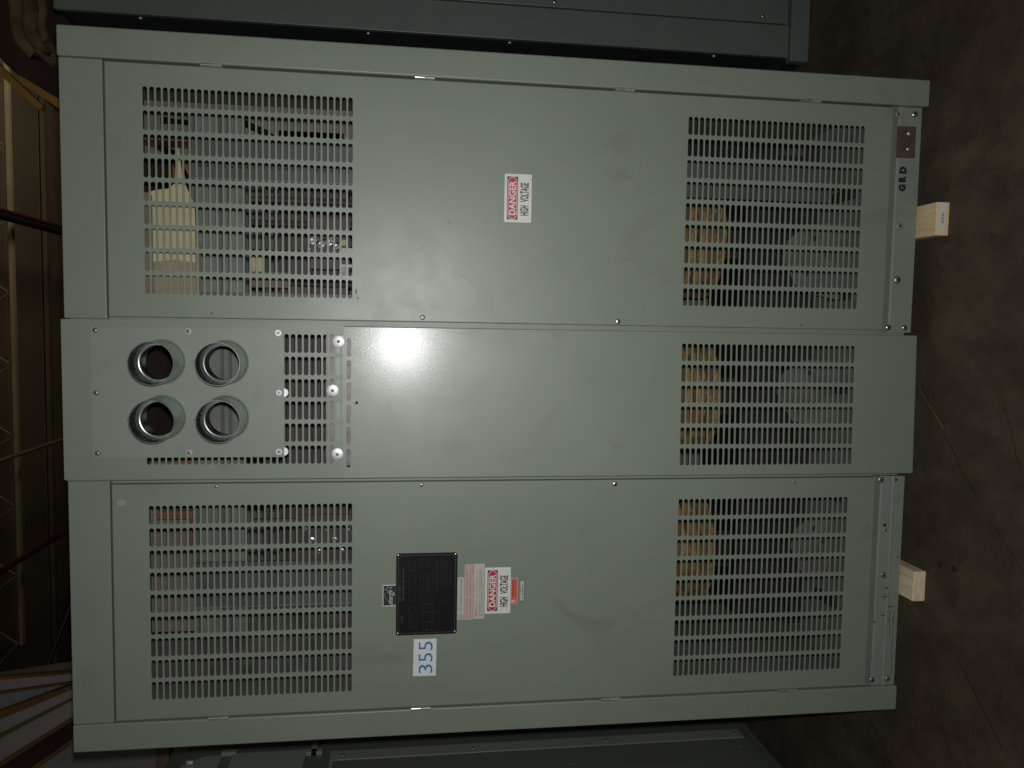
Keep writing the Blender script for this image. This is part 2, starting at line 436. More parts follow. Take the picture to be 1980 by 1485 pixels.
# frame behind the doors, roof, walls, pan
b = MB()
for (x0, x1) in ((.575, .66), (-.030, .040), (-.432, -.376), (-1.07, -1.0)): b.box(x0, x1, .023, .030, .06, ZT - .004, 'paint_rail')
b.box(-1.0, -.432, .024, .031, 2.13, ZT - .004, 'paint_rail'); b.box(.040, .575, .024, .031, 2.13, ZT - .004, 'paint_rail')
b.box(-1.0, -.432, .024, .031, .09, .175, 'paint_rail'); b.box(.040, .575, .024, .031, .09, .175, 'paint_rail')
put(b, 'door_frame')
b = MB(); b.box(-1.0925, .6915, .061, 1.22, ZT - .016, ZT - .002, 'roof_inside'); put(b, 'roof')
b = MB(); b.box(.672, .6905, .0615, 1.20, .05, ZT - .017, 'inner_paint'); put(b, 'side_panel')
b = MB(); b.box(-1.0915, -1.073, .0615, 1.20, .05, ZT - .017, 'inner_paint'); put(b, 'side_panel')
b = MB()
for x0, x1 in ((-1.0905, -.42), (-.418, -.150), (-.148, .6895)): b.box(x0, x1, 1.201, 1.215, .05, ZT - .018, 'clamp_paint')
b.box(-.30, -.05, 1.196, 1.2005, 2.075, 2.079, 'recess')
put(b, 'rear_panel')
b = MB(); b.box(-1.072, .671, .062, 1.2, .052, .060, 'clamp_paint')
b.box(-1.072, .671, .062, .10, .0605, .085, 'clamp_paint')
for x in (-.9, -.55, -.2, .1, .42): b.box(x, x + .03, .30, .42, .0605, .075, 'recess')
put(b, 'floor_pan')

simple('rust_dark', (.045, .026, .016), .8, var=.4, vscale=90); simple('rust_light', (.16, .085, .035), .8, var=.4, vscale=90)
# base rails: recessed sloping strip, then a flat strip
def rust(b):
    # rust runs and chips on the left rail
    for (x0, x1, z0, z1) in ((-.705, -.700, .088, .094), (-.760, -.757, .078, .100), (-.775, -.752, .0915, .0928), (-.790, -.787, .066, .080), (-.835, -.80, .0725, .0738), (-.872, -.84, .070, .0714),
                             (-.80, -.93, .0602, .0615), (-.93, -.99, .0585, .0600), (-.815, -.812, .088, .099), (-.835, -.828, .118, .121), (-.735, -.731, .083, .090), (-.56, -.5585, .058, .066), (-.645, -.64, .055, .059)):
        xs = sorted((x0, x1)); n = 7
        top = [(xs[0] + (xs[1] - xs[0]) * k / n, z1 + random.uniform(-.0006, .0012)) for k in range(n + 1)]
        bot = [(xs[1] - (xs[1] - xs[0]) * k / n, z0 + random.uniform(-.0012, .0006)) for k in range(n + 1)]
        b.poly(top + bot, .0014, random.choice(['rust_dark', 'rust_dark', 'rust_light']))
def rail(x0, x1, zb, mat, ridge):
    b = MB()
    prof = [(.024, .1415), (.002, .1375), (.010, .1185), (.006, .1150), (.005, zb + .002), (.008, zb), (.05, zb)]
    if ridge: prof = [(.024, .1405), (.002, .1370), (.010, .1175), (.006, .1140), (.0055, .084), (.002, .081), (.002, .079), (.0055, .076), (.005, zb + .002), (.008, zb), (.05, zb)]
    n = len(prof)
    vs = [(x0, y, z) for y, z in prof] + [(x1, y, z) for y, z in prof]
    b.add(vs, [(i, i + 1, i + 1 + n, i + n) for i in range(n - 1)], mat)
    for x in (x0, x1):
        b.add([(x, y, z) for y, z in prof] + [(x, .05, .1415)], [list(range(n + 1))], mat)
    if ridge: rust(b)
    return put(b, 'base_rail')
railR = rail(.0005, .6205, .050, 'paint_rail', False)
railL = rail(-1.0215, -.4080, .0445, 'paint_rail_worn', True)
for (x, z, r, mt, y) in ((.6030, .0735, .0085, 'zinc', .005), (.6000, .1243, .0075, 'paint_rail', .005), (.2960, .1025, .0105, 'paint_rail', .006), (.1474, .1005, .0105, 'zinc_dull', .006),
                         (.0140, .1197, .0085, 'zinc', .006), (.0140, .0710, .0080, 'zinc', .005)):
    screw((x, y, z), r, railR, 'bolt', mat=mt, slot=random.random(), h=.5)
for (x, z, r, mt) in ((-.4190, .1187, .0090, 'zinc_dull'), (-.4190, .0725, .0045, 'recess'), (-.5498, .1000, .0050, 'recess'), (-.5650, .0985, .0075, 'paint_rail'),
                      (-.6961, .0970, .0085, 'zinc_dull'), (-1.0060, .1158, .0085, 'zinc_dull'), (-1.0055, .0673, .0085, 'zinc_dull')):
    screw((x, .006, z), r, railL, 'bolt', mat=mt, slot=random.random(), h=.4)
# ground pad with two studs
b = MB(); b.box(.4830, .5680, -.001, .006, .0700, .1225, 'copper'); gp = b.build('ground_pad', railR, bevel=.0012)
simple('pad_brown', (.085, .064, .045), .5, metal=.2, var=.35, vscale=40); gp.data.materials[0] = MATS['pad_brown']
for x in (.5480, .5060):
    screw((x, -.001, .0935), .0045, railR, 'stud', mat='zinc_bright', h=.9, cross=False)
# stencilled GRD
b = MB()
for ch, xa, xb, dz in (('G', .3915, .4110, -.001), ('R', .4165, .4345, .0), ('D', .4400, .4600, -.001)):
    b.text(ch, xa, xb, .0900 + dz, .1120 + dz, .0046, 'ink_black', bold=.085)
b.build('stencil_letters', railR)
# hinges
def hinge(x, z0, z1, yh=-.0110):
    b = MB(); zm = (z0 + z1) / 2; zs = (min(z0, z1), max(z0, z1)); r = .0042
    b.lathe((x, yh, 0), [(0, zs[1]), (r * .8, zs[1]), (r, zs[1] - .001), (r, zm + .0012), (r * .7, zm + .0008)], 'hinge_bare', 14, 'Z')
    b.lathe((x, yh, 0), [(r * .7, zm - .0008), (r, zm - .0012), (r, zs[0] + .001), (r * .8, zs[0]), (0, zs[0])], 'hinge_paint', 14, 'Z')
    b.box(x - .0025, x + .0025, yh + .001, .012, zs[0], zs[1], 'hinge_paint')
    return put(b, 'hinge', smooth=True)
simple('hinge_bare', (.50, .51, .49), .3, metal=.8, var=.2, vscale=90); simple('hinge_paint', (.26, .28, .25), .35, metal=.2, var=.15, vscale=90)
for za, zb in ((1.9630, 1.9110), (1.4470, 1.3965), (.9300, .8780), (.4120, .3590)): hinge(.6190, za, zb)
for za, zb in ((1.9610, 1.9100), (1.4430, 1.3900), (.9250, .8700), (.4075, .3510)): hinge(-1.0205, za, zb, -.0060)

# door screws
for x, z, r in ((.0185, 1.4215, .0065), (.0170, .9028, .0070), (.0160, .3848, .0050), (.0195, 1.9427, .0042)):
    screw((x, 0, z), r, doorR, mat='zinc' if r > .006 else 'paint', slot=random.random())
for x, z, r in ((-.4185, 1.9367, .0042), (-.4195, 1.4203, .0050), (-.4220, .8995, .0068), (-.4214, .3851, .0045)):
    screw((x, 0, z), r, doorL, mat='zinc' if r > .006 else 'zinc_dull', slot=random.random())

# centre panel, its left edge standing slightly proud
th = math.radians(CENTRE_TILT) if 'CENTRE_TILT' in globals() else math.radians(1.85)
b = MB(); t = .0016; m_ = 'paint_centre'
X0, X1, Z0, Z1 = -.3905, 0.0, .036, 2.2865; ox = -.0070
ch = .0025
h1 = b.vent(-.3699 - ox, -.0389 - ox, .2248, .7243, 6, 32, 0.0, t, m_)
h2 = b.vent(-.3685 - ox, -.0380 - ox, 1.6020, 1.6020 + .0109, 6, 1, 0.0, t, m_)
h3 = (-.372 - ox, -.030 - ox, 1.6400, 2.215)
for yy in (0.0, t): rects_around(b, X0 + ch, X1 - ch, Z0 + ch, Z1 - ch, [h1, h2, h3], yy, m_)
sheet_edge(b, X0, X1, Z0, Z1, 0.0, m_, ret=.016)
cen = b.build('centre_panel', cab); cen.matrix_parent_inverse = Matrix.Translation((.2, 0, -.042))
cen.location = (ox, -.0035, 0); cen.rotation_euler = (0, 0, th)
b = screw_mb((-.1955, -.0005, 1.5875), .0042, mat='recess', h=.15, cross=False); b.build('screw_hole', cen, smooth=True)

# backing strip behind the lowest slots
b = MB(); b.box(-.372, -.030, .032, .035, 1.596, 1.668, 'strip_grey'); put(b, 'backing_strip')

# vent cover laid over the upper half of the centre panel
yc = -.0235
b = MB(); m_ = 'paint_cover'
ca = (-.3570, -.0290); nz = 31
zt = 2.0950; pz = .01573; zb = zt - pz * (nz - 1 + .70)
low = b.vent(ca[0], ca[1], zb, zt, 6, nz, yc, t, m_, zs=range(1, 12))
pxc = (ca[1] - ca[0]) / 5.84
for yy in (yc, yc + t):
    b.rect(low[0], low[1], 1.6230, low[2], yy, m_)
    for i in range(7):
        xa = low[0] + i * pxc - pxc * .08; xb = xa + pxc * .16
        xa = max(xa, low[0]); xb = min(xb, low[1]); b.poly([(xa, 1.6205), (xb, 1.6205), (xb + .0004, 1.6232), (xa - .0004, 1.6232)] if 0 < i < 6 else [(xa, 1.6205), (xb, 1.6205), (xb, 1.6232), (xa, 1.6232)], yy, m_)
up = b.vent(ca[0], ca[1], zb, zt, 6, nz, yc, t, m_, xs=[0], zs=range(12, nz))
CX0, CX1, CZ0, CZ1 = -.3920, -.0020, 1.6200, 2.2855
for yy in (yc, yc + t):
    b.rect(CX0, low[0], CZ0, CZ1, yy, m_)
    b.rect(low[1], CX1, CZ0, CZ1, yy, m_)
    b.rect(up[1] - .002, low[1], 2.205, CZ1, yy, m_); b.rect(low[0], up[1] - .002, up[3], CZ1, yy, m_)
b.box(CX0, CX1, yc + .0002, yc + .014, CZ1, CZ1 + .0016, m_)
for x in (CX0, CX1): b.box(x - .0008, x + .0008, yc + .0001, yc + .012, CZ0, CZ1, m_)
cover = put(b, 'vent_cover')
for x, z in ((-.0460, 1.6320), (-.1700, 1.6465), (-.3325, 1.6345)):
    screw((x, yc, z), .0042, cover, mat='zinc_dull', washer=.0150, h=.6, slot=random.random(), washer_mat='washer_metal')

# plate with four conduit nipples
yp = yc - .0035
b = MB(); m_ = 'paint_plate'
xs = (-.3385, -.1700, -.0185); zs = (1.7660, 1.9800, 2.2190)
cen_h = {(0, 0): (-.2380, 1.9050), (1, 0): (-.1015, 1.9050), (0, 1): (-.2380, 2.0545), (1, 1): (-.1015, 2.0545)}
R = .0520
for (i, j), (hx, hz) in cen_h.items():
    b.cell(xs[i], xs[i + 1], zs[j], zs[j + 1], yp, .0030, hx, hz, 0.0, R - .002, m_, seg=20)
for (x0, x1, z0, z1) in ((xs[0], xs[0] + .0001, zs[0], zs[2]), (xs[2] - .0001, xs[2], zs[0], zs[2])): b.box(x0, x1, yp + .0001, yp + .0029, z0, z1, m_)
b.box(xs[0], xs[2], yp + .0001, yp + .0029, zs[0] - .0001, zs[0], m_); b.box(xs[0], xs[2], yp + .0001, yp + .0029, zs[2], zs[2] + .0001, m_)
plate = put(b, 'conduit_plate')
simple('emt', (.78, .82, .80), .27, metal=1.0, var=.12, vscale=22)
for (i, j), (hx, hz) in cen_h.items():
    b = MB(); yf = -.1230
    prof = [(R, yp - .0001), (R, yf + .0012), (R - .0006, yf), (R - .0016, yf), (R - .0024, yf + .0012),
            (R - .0026, -.0720), (R - .0030, -.0690), (R - .0042, -.0664), (R - .0060, -.0646), (R - .0078, -.0638), (R - .0092, -.0634), (R - .0104, -.0622), (R - .0109, -.0590), (R - .0107, -.0470), (R - .0094, -.0455), (R - .0078, -.008), (R - .0060, -.0065), (R - .002, -.0065), (R - .002, yp + .0031)]
    b.lathe((hx, 0, hz), prof[:2], 'emt_outer', 56); b.lathe((hx, 0, hz), prof[1:], 'emt', 56)
    # set-screw nub on the rim
    b.lathe((hx, 0, hz), [(R + .0045, yp - .0002), (R + .0024, yp - .0010), (R + .0010, yp - .0028), (R + .0003, yp - .0060)], 'paint_plate', 56)
    b.tube([(hx + .006, -.113, hz + R - .001) if j else (hx + .006, -.113, hz + R - .001), (hx + .006, -.113, hz + R + .003)], .0028, 'emt', 10)
    b.build('conduit_nipple', plate, smooth=True)
for x, z, w in ((-.0270, 2.2075, 0), (-.0262, 1.9925, .0072), (-.0270, 1.7790, .0080), (-.1785, 2.2085, 0), (-.1762, 1.7775, .0072), (-.3268, 2.2080, 0), (-.3262, 1.9935, .0072), (-.3250, 1.7780, .0080)):
    screw((x, yp, z), .0054, plate, mat='zinc_dull', washer=w or .0066, washer_mat='washer_metal' if w else 'zinc_dull', h=.7, slot=random.random(), hexn=6 if w and z < 1.8 else 0)
for x, z in ((-.1762, 1.7660), (-.3250, 1.7665)):
    b = MB(); b.lathe((x, yc - .0004, z), [(0, -.0012), (.0105, -.0012), (.0112, 0)], 'washer_metal', 24); b.build('washer', cover, smooth=True)

# ------------------------------------------------------------------ inside the cabinet
def coil(x):
    b = MB(); prof = []; z = .385; r = .205
    prof.append((.07, z)); prof.append((r - .03, z)); 
    while z < 1.62:
        prof += [(r - .008, z + .001), (r, z + .008), (r, z + .034), (r - .008, z + .041), (r - .022, z + .046)]; z += .052
    prof += [(r - .03, z), (.07, z)]
    b.lathe((x, .72, 0), prof, 'resin', 48, 'Z'); return put(b, 'coil', smooth=True)
for x in (.315, -.235, -.785): coil(x)
b = MB()
b.box(-1.0, .60, .56, .90, .10, .30, 'core_steel'); b.box(-1.0, .60, .56, .90, 1.66, 1.86, 'core_brown')
for x in (.315, -.235, -.785): b.box(x - .065, x + .065, .62, .82, .30, 1.66, 'core_steel')
put(b, 'laminated_core')
b = MB()   # upper clamp: a folded channel with ribs
b.box(-1.00, .60, .400, .412, 1.935, 2.085, 'clamp_paint')
for z, m_ in ((2.070, 'clamp_blue'), (1.998, 'clamp_blue'), (1.975, 'clamp_blue')): b.box(-1.00, .60, .396, .3995, z, z + .010, m_)
b.box(-1.0, .60, .412, .54, 2.073, 2.085, 'clamp_paint')
put(b, 'core_clamp')
b = MB(); b.box(-1.00, .60, .45, .462, .10, .16, 'core_steel'); b.box(-1.0, .60, .462, .55, .10, .112, 'core_steel'); put(b, 'core_clamp')
for x0, x1 in ((.415, .535), (.005, .085), (-.86, -.725)):    # uprights
    b = MB(); b.box(x0, x1, .380, .3925, .10 if x0 > .1 else 1.2, 2.08, 'clamp_blue')
    for k in range(26): b.box(x0 + .03, x0 + .037, .3765, .3797, 1.50 + k * .022, 1.51 + k * .022, 'core_steel')
    b.box(x0 - .004, x0 + .0, .380, .42, 1.2, 2.08, 'clamp_paint')
    put(b, 'upright_channel')
b = MB()    # tap leads along the coil tops: a stack of thin horizontal ribs
for k in range(11): b.box(-.70 if k % 2 else -.98, .41, .470, .49, 1.62 + k * .026, 1.628 + k * .026, 'core_brown')
for x in (.02, .12, .21, .30, .37, -.45, -.62, -.9): b.tube([(x, .46, 1.60), (x, .46, 1.93)], .010, 'core_brown', 8)
put(b, 'tap_leads')
# two slanting cables against the right wall
b = MB(); b.tube([(.60, .50, 2.19), (.585, .45, 2.085), (.545, .42, 1.985), (.50, .42, 1.90)], .011, 'black_rubber', 12)
put(b, 'cable', smooth=True)
b = MB(); b.tube([(.615, .52, 2.05), (.600, .47, 1.955), (.56, .43, 1.875), (.50, .43, 1.80)], .010, 'black_rubber', 12)
put(b, 'cable', smooth=True)
b = MB(); b.tube([(.56, .60, 2.26), (.50, .50, 2.16), (.42, .42, 2.11), (.30, .45, 2.10)], .013, 'black_rubber', 12)
put(b, 'cable', smooth=True)
b = MB(); b.box(.43, .60, .6, .606, 2.10, 2.19, 'copper'); b.box(.53, .545, .45, .6, 2.10, 2.25, 'copper'); put(b, 'busbar')
b = MB(); b.box(-.60, -.575, .42, .432, 2.09, 2.20, 'copper'); b.box(-.535, -.515, .40, .412, 2.095, 2.24, 'copper'); b.box(-.70, -.60, .44, .452, 2.085, 2.12, 'copper'); put(b, 'busbar')
b = MB(); b.box(-.56, -.28, .42, .432, 2.095, 2.14, 'copper'); put(b, 'busbar')
# beige insulating board with a raised tip, and separate browner pieces that vary its tone
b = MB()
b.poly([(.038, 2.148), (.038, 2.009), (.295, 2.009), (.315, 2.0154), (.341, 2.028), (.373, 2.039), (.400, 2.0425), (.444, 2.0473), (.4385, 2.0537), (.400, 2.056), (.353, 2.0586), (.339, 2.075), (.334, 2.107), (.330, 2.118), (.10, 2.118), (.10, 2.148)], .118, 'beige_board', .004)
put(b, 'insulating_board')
b = MB(); b.poly([(.04, 2.16), (.04, 2.00), (.20, 2.00), (.33, 2.10), (.33, 2.16)], .135, 'brown_board', .004); put(b, 'brown_back_piece')
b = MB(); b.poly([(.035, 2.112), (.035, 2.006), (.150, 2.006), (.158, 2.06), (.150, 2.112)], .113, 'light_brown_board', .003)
b.poly([(.030, 2.160), (.030, 2.108), (.150, 2.113), (.320, 2.113), (.326, 2.160)], .112, 'brown_board', .003); put(b, 'brown_front_piece')
b = MB(); b.box(.500, .671, .56, .566, 1.3, 2.26, 'wall_brown'); put(b, 'partition')
b = MB(); b.box(-1.0, -.44, .56, .566, 2.06, 2.26, 'wall_brown'); put(b, 'partition')
b = MB(); b.box(-1.072, -.76, .43, .436, 1.3, 2.05, 'inner_dark'); b.box(-1.072, -.930, .33, .336, 1.3, 2.26, 'inner_dark'); put(b, 'partition')
for x0_, x1_, z1_ in ((.10, .35, .265), (-.315, -.085, .270), (-.82, -.60, .20)):
    b = MB(); w_ = x1_ - x0_
    b.poly([(x0_, .061), (x1_, .061), (x1_ - w_ * .04, z1_ * .72), (x1_ - w_ * .25, z1_ * .97), (x0_ + w_ * .5, z1_ * 1.02), (x0_ + w_ * .1, z1_ * .8)], .35, 'foot_grey', .008)
    for u, v in ((.3, .7), (.55, .45), (.75, .6)): b.rect(x0_ + w_ * u, x0_ + w_ * u + .016, z1_ * v, z1_ * v + .012, .3490, 'recess')
    put(b, 'foot_plate')
# terminal block behind the lower slots of the right upper vent
b = MB()
for x, z, rr in ((.236, 1.729, .0125), (.226, 1.706, .011), (.233, 1.683, .012), (.222, 1.662, .009), (.262, 1.716, .008), (.258, 1.690, .0085), (.209, 1.735, .006)):
    b.lathe((x, .30, z), [(0, -.024), (rr * .35, -.024), (rr * .4, -.015), (rr * .62, -.014), (rr * .66, -.008), (rr, -.007), (rr, 0)], 'zinc_dull', 6 if rr > .0115 else 14)
b.tube([(.245, .285, 1.735), (.228, .278, 1.715), (.240, .282, 1.690), (.226, .280, 1.668), (.236, .285, 1.64)], .0022, 'zinc', 6)
b.tube([(.216, .285, 1.742), (.250, .280, 1.722), (.222, .280, 1.700), (.246, .283, 1.672)], .0018, 'beige_board', 6)
b.box(.155, .30, .301, .31, 1.625, 1.735, 'core_brown')
b.box(.200, .215, .28, .3005, 1.605, 1.645, 'dirty_white'); b.box(.222, .238, .28, .3005, 1.63, 1.652, 'beige_board')
put(b, 'terminal_block', smooth=True)
b = MB(); b.box(.125, .160, .27, .285, 1.625, 1.650, 'strip_grey'); b.box(.160, .168, .272, .285, 1.60, 1.65, 'dirty_white'); put(b, 'bracket')
b = MB(); b.box(.145, .190, .33, .345, 1.868, 1.905, 'beige_board'); b.box(.10, .145, .34, .35, 1.80, 1.91, 'brown_board'); put(b, 'lead_support')
b = MB()
for k in range(7): b.lathe((-.62 - .035 * (k % 3), .36, 1.76 - .022 * k), [(0, -.02), (.004, -.02), (.005, -.008), (.009, -.007), (.009, 0)], 'zinc', 12)
b.box(-.72, -.58, .361, .37, 1.60, 1.78, 'core_brown'); put(b, 'terminal_block', smooth=True)

# ------------------------------------------------------------------ stickers, rating plate, lettering
def flat_sticker(b, x0, x1, z0, z1, mat, r=.003, y=-.0004, depth=.0004):
    pts = []
    for cx, cz, a0 in ((x1 - r, z1 - r, 0), (x0 + r, z1 - r, PI / 2), (x0 + r, z0 + r, PI), (x1 - r, z0 + r, 1.5 * PI)):
        pts += [(cx + r * math.cos(a0 + k * PI / 8), cz + r * math.sin(a0 + k * PI / 8)) for k in range(5)]
    b.poly(pts, y, mat, depth)
def stadium(cx, cz, hw, hh, n=14, k=1.0):
    r = hh; pts = []
    for s, a0 in ((1, -PI / 2), (-1, PI / 2)):
        pts += [(cx + s * (hw - r * k) + r * k * math.cos(a0 + PI * i / n), cz + r * math.sin(a0 + PI * i / n)) for i in range(n + 1)]
    return pts
def danger(x0, x1, z0, z1, parent):
    b = MB(); w, h = x1 - x0, z1 - z0
    flat_sticker(b, x0, x1, z0, z1, 'white_vinyl')
    zb, zt_ = z0 + h * .505, z1 - h * .095
    b.rect(x0 + w * .055, x1 - w * .055, zb, zt_, -.0007, 'ink_charcoal')
    cx, cz = (x0 + x1) / 2, (zb + zt_) / 2; hh = (zt_ - zb) * .43; hw = w * .44
    b.poly(stadium(cx, cz, hw, hh, k=1.25), -.0010, 'white_vinyl')
    b.poly(stadium(cx, cz, hw - .0014, hh - .0014, k=1.25), -.0013, 'ink_red')
    b.text('DANGER', cx - hw * .80, cx + hw * .80, cz - hh * .68, cz + hh * .72, -.0016, 'white_vinyl', bold=.022)
    b.text('HIGH', x0 + w * .145, x0 + w * .355, z0 + h * .10, z0 + h * .42, -.0007, 'ink_black', bold=.03)
    b.text('VOLTAGE', x0 + w * .425, x0 + w * .825, z0 + h * .10, z0 + h * .42, -.0007, 'ink_black', bold=.03)
    b.rect(x1 - w * .12, x1 - w * .055, z0 + h * .035, z0 + h * .045, -.0007, 'ink_grey')
    return b.build('danger_sticker', parent)
danger(.2690, .3925, 1.1428, 1.2138, doorR)
danger(-.7700, -.6440, 1.1800, 1.2492, doorL)

# rating plate
b = MB(); x0, x1, z0, z1 = -.8205, -.6000, 1.3235, 1.4845
flat_sticker(b, x0, x1, z0, z1, 'plate_black', r=.006, y=-.0022, depth=.0022)
y = -.0025; i0, i1, j0, j1 = x0 + .005, x1 - .005, z0 + .005, z1 - .005; w = .0011; q = .0075
b.rect(i0 + q, i1 - q, j0, j0 + w, y, 'plate_line'); b.rect(i0 + q, i1 - q, j1 - w, j1, y, 'plate_line')
b.rect(i0, i0 + w, j0 + q, j1 - q, y, 'plate_line'); b.rect(i1 - w, i1, j0 + q, j1 - q, y, 'plate_line')
for cx, cz, a0 in ((i0, j0, 0), (i1, j0, PI / 2), (i1, j1, PI), (i0, j1, 1.5 * PI)):
    o_ = [(cx + q * math.cos(a0 + k * PI / 12), cz + q * math.sin(a0 + k * PI / 12)) for k in range(7)]
    n_ = [(cx + (q - w) * math.cos(a0 + k * PI / 12), cz + (q - w) * math.sin(a0 + k * PI / 12)) for k in range(7)]
    b.poly(o_ + n_[::-1], y, 'plate_line')
b.rect(i0 + .002, i1 - .002, 1.4580, 1.4586, y, 'plate_dim')
b.text('ABB', -.789, -.767, 1.4640, 1.4735, y, 'plate_dim', bold=.03)
b.text('DRY TYPE', -.728, -.690, 1.4715, 1.4765, y, 'plate_line', bold=.01)
b.text('TRANSFORMER', -.688, -.640, 1.4715, 1.4765, y, 'plate_dim', bold=.01)
b.words(-.728, -.640, 1.4635, 1.4675, y, 'plate_line')
for k, (xa, xb) in enumerate([(-.73, -.66), (-.65, -.612), (-.80, -.745)]):
    for r_ in range(3): b.words(xa, xb - .01 * (r_ % 2), 1.4480 - .0075 * r_, 1.4510 - .0075 * r_, y, 'plate_dim' if r_ == 0 else 'plate_faint')
for r_ in range(5): b.words(-.735, -.655, 1.4200 - .008 * r_, 1.4232 - .008 * r_, y, 'plate_faint')
for r_ in range(4): b.words(-.640, -.612, 1.4220 - .008 * r_, 1.4252 - .008 * r_, y, 'plate_faint')
b.words(-.71, -.608, 1.3765, 1.3795, y, 'plate_dim')
for r_ in range(4): b.words(-.69, -.612 - .01 * r_, 1.3660 - .008 * r_, 1.3690 - .008 * r_, y, 'plate_faint')
for r_ in range(3): b.words(-.805, -.765, 1.4430 - .009 * r_, 1.4470 - .009 * r_, y, 'plate_faint')
for zz in (1.4130, 1.3980, 1.3895):      # winding diagram
    b.rect(-.808, -.737, zz, zz + .0006, y, 'plate_dim')
for xx in (-.737, -.760, -.787, -.808):
    b.rect(xx, xx + .0006, 1.3830, 1.4200, y, 'plate_dim')
    for zz in (1.4050, 1.3895):
        b.lathe((xx, y, zz), [(0, -.0003), (.0013, -.0003)], 'plate_line', 8)
for cx, cz in ((-.765, 1.353), (-.735, 1.350)):
    for k in range(3):
        a = PI / 2 + k * 2 * PI / 3
        b.poly([(cx, cz), (cx + .014 * math.cos(a), cz + .014 * math.sin(a)), (cx + .014 * math.cos(a + .06), cz + .014 * math.sin(a + .06))], y, 'plate_dim')
rp = b.build('rating_plate', doorL)
for cx, cz in ((x0 + .0052, z0 + .0052), (x1 - .0052, z0 + .0052), (x1 - .0052, z1 - .0052), (x0 + .0052, z1 - .0052)):
    b = screw_mb((cx, -.0022, cz), .0030, mat='zinc', h=.5, cross=False)
    o = b.build('rivet', doorL, smooth=True)

# small black sticker with a hand-written word, an arc and a star
b = MB(); x0, x1, z0, z1 = -.7410, -.6835, 1.4850, 1.5190
flat_sticker(b, x0, x1, z0, z1, 'white_vinyl', r=.001); b.rect(x0 + .0022, x1 - .0022, z0, z1 - .0018, -.0007, 'ink_black')
arc = [(x0 + .003 + .034 * (k / 16), 1.4880 + .027 * math.sin(PI * .52 * (k / 16) ** .75)) for k in range(17)]
b.poly(arc + [(p[0] + .0010, p[1] - .0012) for p in arc[::-1]], -.0009, 'ink_grey')
b.text('energy', x0 + .005, x1 - .0135, 1.4885, 1.5020, -.0010, 'white_vinyl', shear=.45, bold=-.004)
sx, sz, R1, R2 = -.6955, 1.5030, .0115, .0046
star = [((R1 if k % 2 == 0 else R2) * math.sin(k * PI / 5), (R1 if k % 2 == 0 else R2) * math.cos(k * PI / 5)) for k in range(10)]
for k in range(10):
    p, q_ = star[k], star[(k + 1) % 10]
    b.poly([(sx + p[0], sz + p[1]), (sx + q_[0], sz + q_[1]), (sx + q_[0] * .86, sz + q_[1] * .86), (sx + p[0] * .86, sz + p[1] * .86)], -.0010, 'white_vinyl')
b.build('logo_sticker', doorL)

# listing strip
b = MB(); flat_sticker(b, -.7840, -.6680, 1.3050, 1.3228, 'dirty_white', r=.001)
cx, cz = -.7760, 1.3135
for ra, rb in ((.0072, .0060),):
    o_ = [(cx + ra * math.cos(k * PI / 12), cz + ra * math.sin(k * PI / 12)) for k in range(24)]
    b.poly(o_, -.0006, 'ink_charcoal'); b.poly([(cx + rb * math.cos(k * PI / 12), cz + rb * math.sin(k * PI / 12)) for k in range(24)], -.0008, 'dirty_white')
b.text('U', cx - .0035, cx - .0002, cz - .001, cz + .003, -.0010, 'ink_charcoal', bold=.03); b.text('L', cx + .0003, cx + .0035, cz - .003, cz + .001, -.0010, 'ink_charcoal', bold=.03)
b.text('LISTED', -.7640, -.7490, 1.3110, 1.3155, -.0007, 'ink_grey'); b.text('DISTRIBUTION', -.7430, -.7100, 1.3110, 1.3155, -.0007, 'ink_charcoal')
b.text('TRANSFORMER', -.7070, -.6720, 1.3110, 1.3155, -.0007, 'ink_charcoal'); b.build('listing_sticker', doorL)
# pink caution strip and white notice
b = MB(); flat_sticker(b, -.7850, -.6335, 1.2795, 1.3045, 'pink_vinyl', r=.001)
b.words(-.776, -.648, 1.2955, 1.2988, -.0007, 'ink_dull_red'); b.words(-.776, -.643, 1.2865, 1.2898, -.0007, 'ink_dull_red'); b.words(-.660, -.637, 1.2815, 1.2840, -.0007, 'ink_dull_red')
b.rect(-.783, -.6355, 1.3025, 1.3030, -.0006, 'ink_dull_red'); b.rect(-.783, -.6355, 1.2806, 1.2811, -.0006, 'ink_dull_red'); b.build('caution_sticker', doorL)
b = MB(); flat_sticker(b, -.7830, -.6325, 1.2505, 1.2790, 'dirty_white', r=.001)
b.words(-.775, -.757, 1.2725, 1.2750, -.0007, 'ink_charcoal'); b.words(-.775, -.650, 1.2690, 1.2712, -.0007, 'ink_grey')
for k in range(3): b.words(-.775, -.645 - .04 * (k == 2), 1.2620 - .0042 * k, 1.2645 - .0042 * k, -.0007, 'ink_grey')
b.build('notice_sticker', doorL)
# small red warning and small grey one
b = MB(); flat_sticker(b, -.7455, -.6745, 1.1605, 1.1792, 'pink_vinyl', r=.001)
b.rect(-.7435, -.6765, 1.1625, 1.1775, -.0007, 'ink_orange_red'); b.rect(-.7300, -.7292, 1.1625, 1.1775, -.0009, 'pink_vinyl')
b.poly([(-.7400, 1.1765), (-.7345, 1.1765), (-.7370, 1.1710), (-.7330, 1.1710), (-.7395, 1.1635), (-.7375, 1.1695), (-.7415, 1.1695)], -.0009, 'white_vinyl')
for k in range(3): b.words(-.726, -.680 + .0 * k, 1.1735 - .0040 * k, 1.1757 - .0040 * k, -.0009, 'ink_dull_red' if k else 'ink_black')
b.build('warning_sticker', doorL)
b = MB(); flat_sticker(b, -.7410, -.6790, 1.1405, 1.1580, 'ink_grey', r=.001); b.rect(-.7395, -.6805, 1.1420, 1.1565, -.0006, 'clamp_paint'); b.rect(-.7360, -.6830, 1.1440, 1.1545, -.0008, 'dirty_white')
